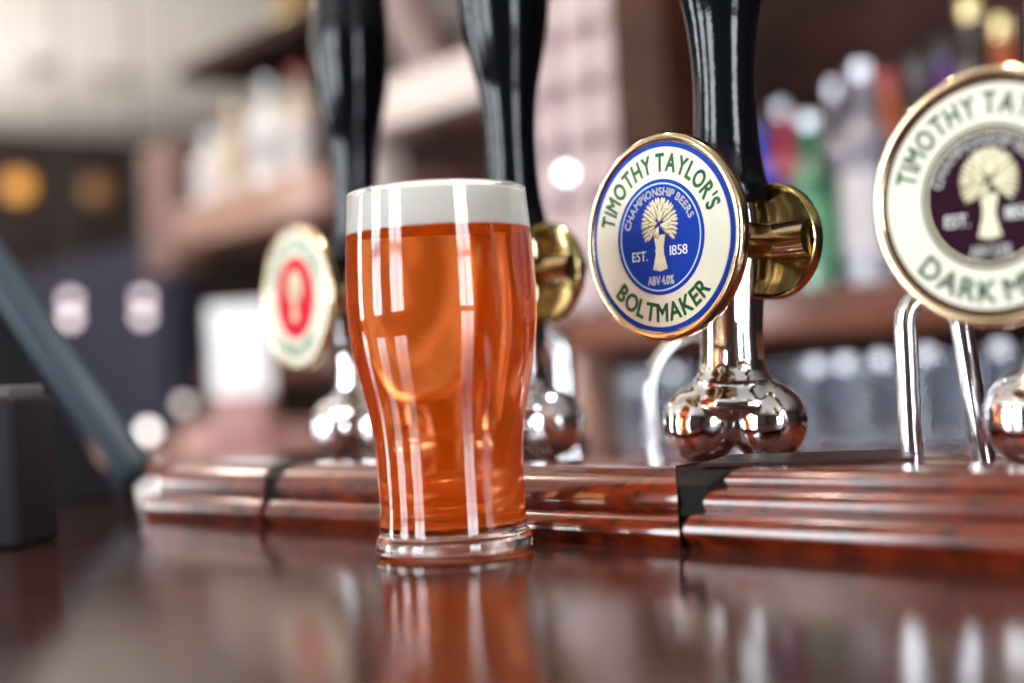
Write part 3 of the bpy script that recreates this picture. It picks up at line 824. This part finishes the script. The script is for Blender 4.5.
# a white card and small goods under the left shelves
g = thing('menu_card', 'bright white upright card standing left of the red badge', 'card', W(U(240, -.19), -.19, -.1045), ROTU + .75)
box('card', (0, 0, .175), (.108, .004, .155), mat('white_card', (.92, .92, .95), .6), g, None, .0015)
box('card_stand', (0, 0, .0485), (.10, .05, .096), mat('dusky_pink_card', (.40, .20, .19), .5), g, None, .002)
g = tag(ubox('pink_tray', U(236), U(335), -.13, -.01, -.1045, -.062, mat('pink_tray_plastic', (.62, .36, .33), .4)), 'pale pink tray on the worktop below the red badge', 'tray')

# ------------------------------------------------------------------ orange far lamps, and glowing balls added in place of blurred highlights
def lamp(px, py, D, r, col, e, label, top=None, group=None):  # serves the orange lamps and the added highlight balls
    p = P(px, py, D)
    root = thing('lamp_or_glint', label, 'lamp', p, 0, group)
    me = emit('lamp_or_glint_glow', col, e)
    lathe('glow_ball', smoothprof([(0, -r), (r * .7, -r * .7), (r, 0), (r * .7, r * .7), (0, r)], 4), me, root, 24, sh=0)
    lathe('ball_cap', [(0, r * .85), (r * .45, r * .85), (r * .4, r * 1.5), (0, r * 1.5)], K_b, root, 16)
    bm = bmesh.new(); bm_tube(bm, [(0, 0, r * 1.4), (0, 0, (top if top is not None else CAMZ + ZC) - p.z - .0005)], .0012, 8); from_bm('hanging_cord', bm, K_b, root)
for a_ in ((70, 300, 2.9, .0125, (1, .82, .86), 2.8, 'upper of two added glowing balls imitating blurred highlights beyond the till, far left'),
           (70, 318, 2.7, .0125, (1, .82, .86), 2.8, 'lower of two added glowing balls imitating blurred highlights beyond the till, far left'),
           (143, 298, 2.9, .0125, (1, .82, .86), 2.8, 'upper of two added glowing balls imitating blurred highlights right of the till screen'),
           (143, 316, 2.7, .0125, (1, .82, .86), 2.8, 'lower of two added glowing balls imitating blurred highlights right of the till screen'),
           (148, 431, 2.6, .0125, (1, .92, .90), 4.2, 'bright added ball imitating a blurred highlight, low beside the leaning edge of the till'),
           (184, 404, 2.6, .0120, (1, .84, .76), 1.6, 'dim added ball imitating a blurred highlight, low, right of the bright one'),
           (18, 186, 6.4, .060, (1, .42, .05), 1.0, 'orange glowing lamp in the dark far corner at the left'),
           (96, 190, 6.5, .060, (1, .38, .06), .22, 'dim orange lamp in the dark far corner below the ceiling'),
           (566, 173, 1.85, .008, (1, .93, .93), 7, 'small added glowing ball imitating a highlight in front of the pale cartons')):
    lamp(*a_)  # all but the orange lamps are added in place of blurred highlights
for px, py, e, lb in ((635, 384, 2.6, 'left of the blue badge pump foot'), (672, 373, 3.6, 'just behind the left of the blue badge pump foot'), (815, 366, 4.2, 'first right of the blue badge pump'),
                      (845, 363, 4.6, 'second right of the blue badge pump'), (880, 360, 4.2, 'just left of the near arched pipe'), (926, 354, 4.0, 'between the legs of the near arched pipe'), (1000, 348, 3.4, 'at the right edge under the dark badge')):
    q = W(U(px, -.01), -.01, 0)  # added glowing balls stand in for glints on the tumblers
    lamp(px, py, q.y, .0085, (.86, .88, 1), e * .32, 'tiny added ball imitating a tumbler highlight, ' + lb, CAMZ + .026, 'tiny added highlight balls under the bottle shelf')

# dark blue settle in the far room
NAVY = mat('navy_upholstery', (.010, .009, .028), .8, 0, .15, 8)
se = thing('settle', 'dark navy upholstered settle in the far part of the room', 'settle', W(-3.3, .1, ZF))
kid(ubox('seat', -3.9, -2.7, -.35, .35, ZF + .25, ZF + .48, NAVY, bevel=.03), se)
kid(ubox('backrest', -3.9, -2.7, .36, .50, ZF + .25, .45, NAVY, bevel=.03), se)
kid(ubox('settle_base', -3.85, -2.75, -.3, .45, ZF + .001, ZF + .249, WOODR), se)

# ------------------------------------------------------------------ added lights out of view: ceiling downlights and floor lamps
def lightpoint(name, parent, loc, r, e, col):
    ld = bpy.data.lights.new(name, 'POINT'); ld.energy = e; ld.color = col; ld.shadow_soft_size = r
    o = bpy.data.objects.new(name, ld); COL.objects.link(o); o.parent = parent; o.location = loc
    return o
def downlight(u, v, e, which, col=(1, .88, .76)):
    t = thing('added_downlight', which, 'added ceiling light', W(u, v, ZC), 0, 'added ceiling downlights over the serving aisle')
    lathe('light_housing', [(0, -.001), (.06, -.001), (.06, -.012), (.045, -.012), (.045, -.004), (0, -.004)], K_s, t, 32)
    lathe('light_lens', [(0, -.006), (.040, -.006), (.040, -.010), (0, -.014)], emit('downlight_lens', col, 6), t, 24)
    lightpoint('light_source', t, (0, 0, -.09), .035, e, col)
for u, n_ in ((-3.2, 'far'), (-2.0, 'second'), (-1.1, 'third'), (-.3, 'fourth'), (.5, 'near')):  # added out of view to brighten the bottles and shelf fronts
    downlight(u, -.75, 8, 'round ceiling light added out of view over the aisle, %s one of the row' % n_)
for u, v, n_ in ((-5.4, .1, 'farther'), (-3.7, -1.3, 'nearer')):  # lamps added out of view to brighten the ceiling
    t = thing('added_uplighter', '%s standing lamp added out of view to brighten the ceiling, left of the bar' % n_, 'added floor lamp', W(u, v, ZF))
    lathe('lamp_base', [(0, .001), (.14, .001), (.14, .015), (.03, .03), (0, .03)], K_g, t, 32)
    lathe('lamp_pole', [(0, .03), (.012, .03), (.012, 1.10), (0, 1.10)], K_g, t, 16)
    lathe('lamp_bowl', [(.02, 1.10), (.10, 1.14), (.15, 1.22), (.145, 1.22), (.095, 1.15), (.02, 1.11), (.02, 1.10)], K_s, t, 32)
    ld = bpy.data.lights.new('light_source', 'SPOT'); ld.energy = 95; ld.color = (1, .94, .90); ld.shadow_soft_size = .05; ld.spot_size = rt(165); ld.spot_blend = .6
    lo = bpy.data.objects.new('light_source', ld); COL.objects.link(lo); lo.parent = t; lo.location = (0, 0, 1.20); lo.rotation_euler = (PI, 0, 0)

# narrow spotlight added over the bar to brighten beer and foam
t = thing('added_spotlight', 'single narrow spotlight added out of view in the ceiling above the pumps', 'added ceiling light', Vector((.15, .95, CAMZ + ZC)))
lathe('light_housing', [(0, -.001), (.05, -.001), (.05, -.05), (.042, -.05), (.040, -.01), (0, -.01)], K_s, t, 32)
lathe('light_lens', [(0, -.012), (.036, -.012), (.036, -.016), (0, -.020)], emit('spotlight_lens', (1, .9, .78), 6), t, 24)
ld = bpy.data.lights.new('light_source', 'SPOT'); ld.energy = 45; ld.color = (1, .90, .80); ld.shadow_soft_size = .03; ld.spot_size = rt(44); ld.spot_blend = .5
lo = bpy.data.objects.new('light_source', ld); COL.objects.link(lo); lo.parent = t; lo.location = (0, 0, -.06)
lo.rotation_euler = (Vector((-.04, .58, BAR + .08)) - Vector((.15, .95, CAMZ + ZC - .06))).to_track_quat('-Z', 'Y').to_euler()
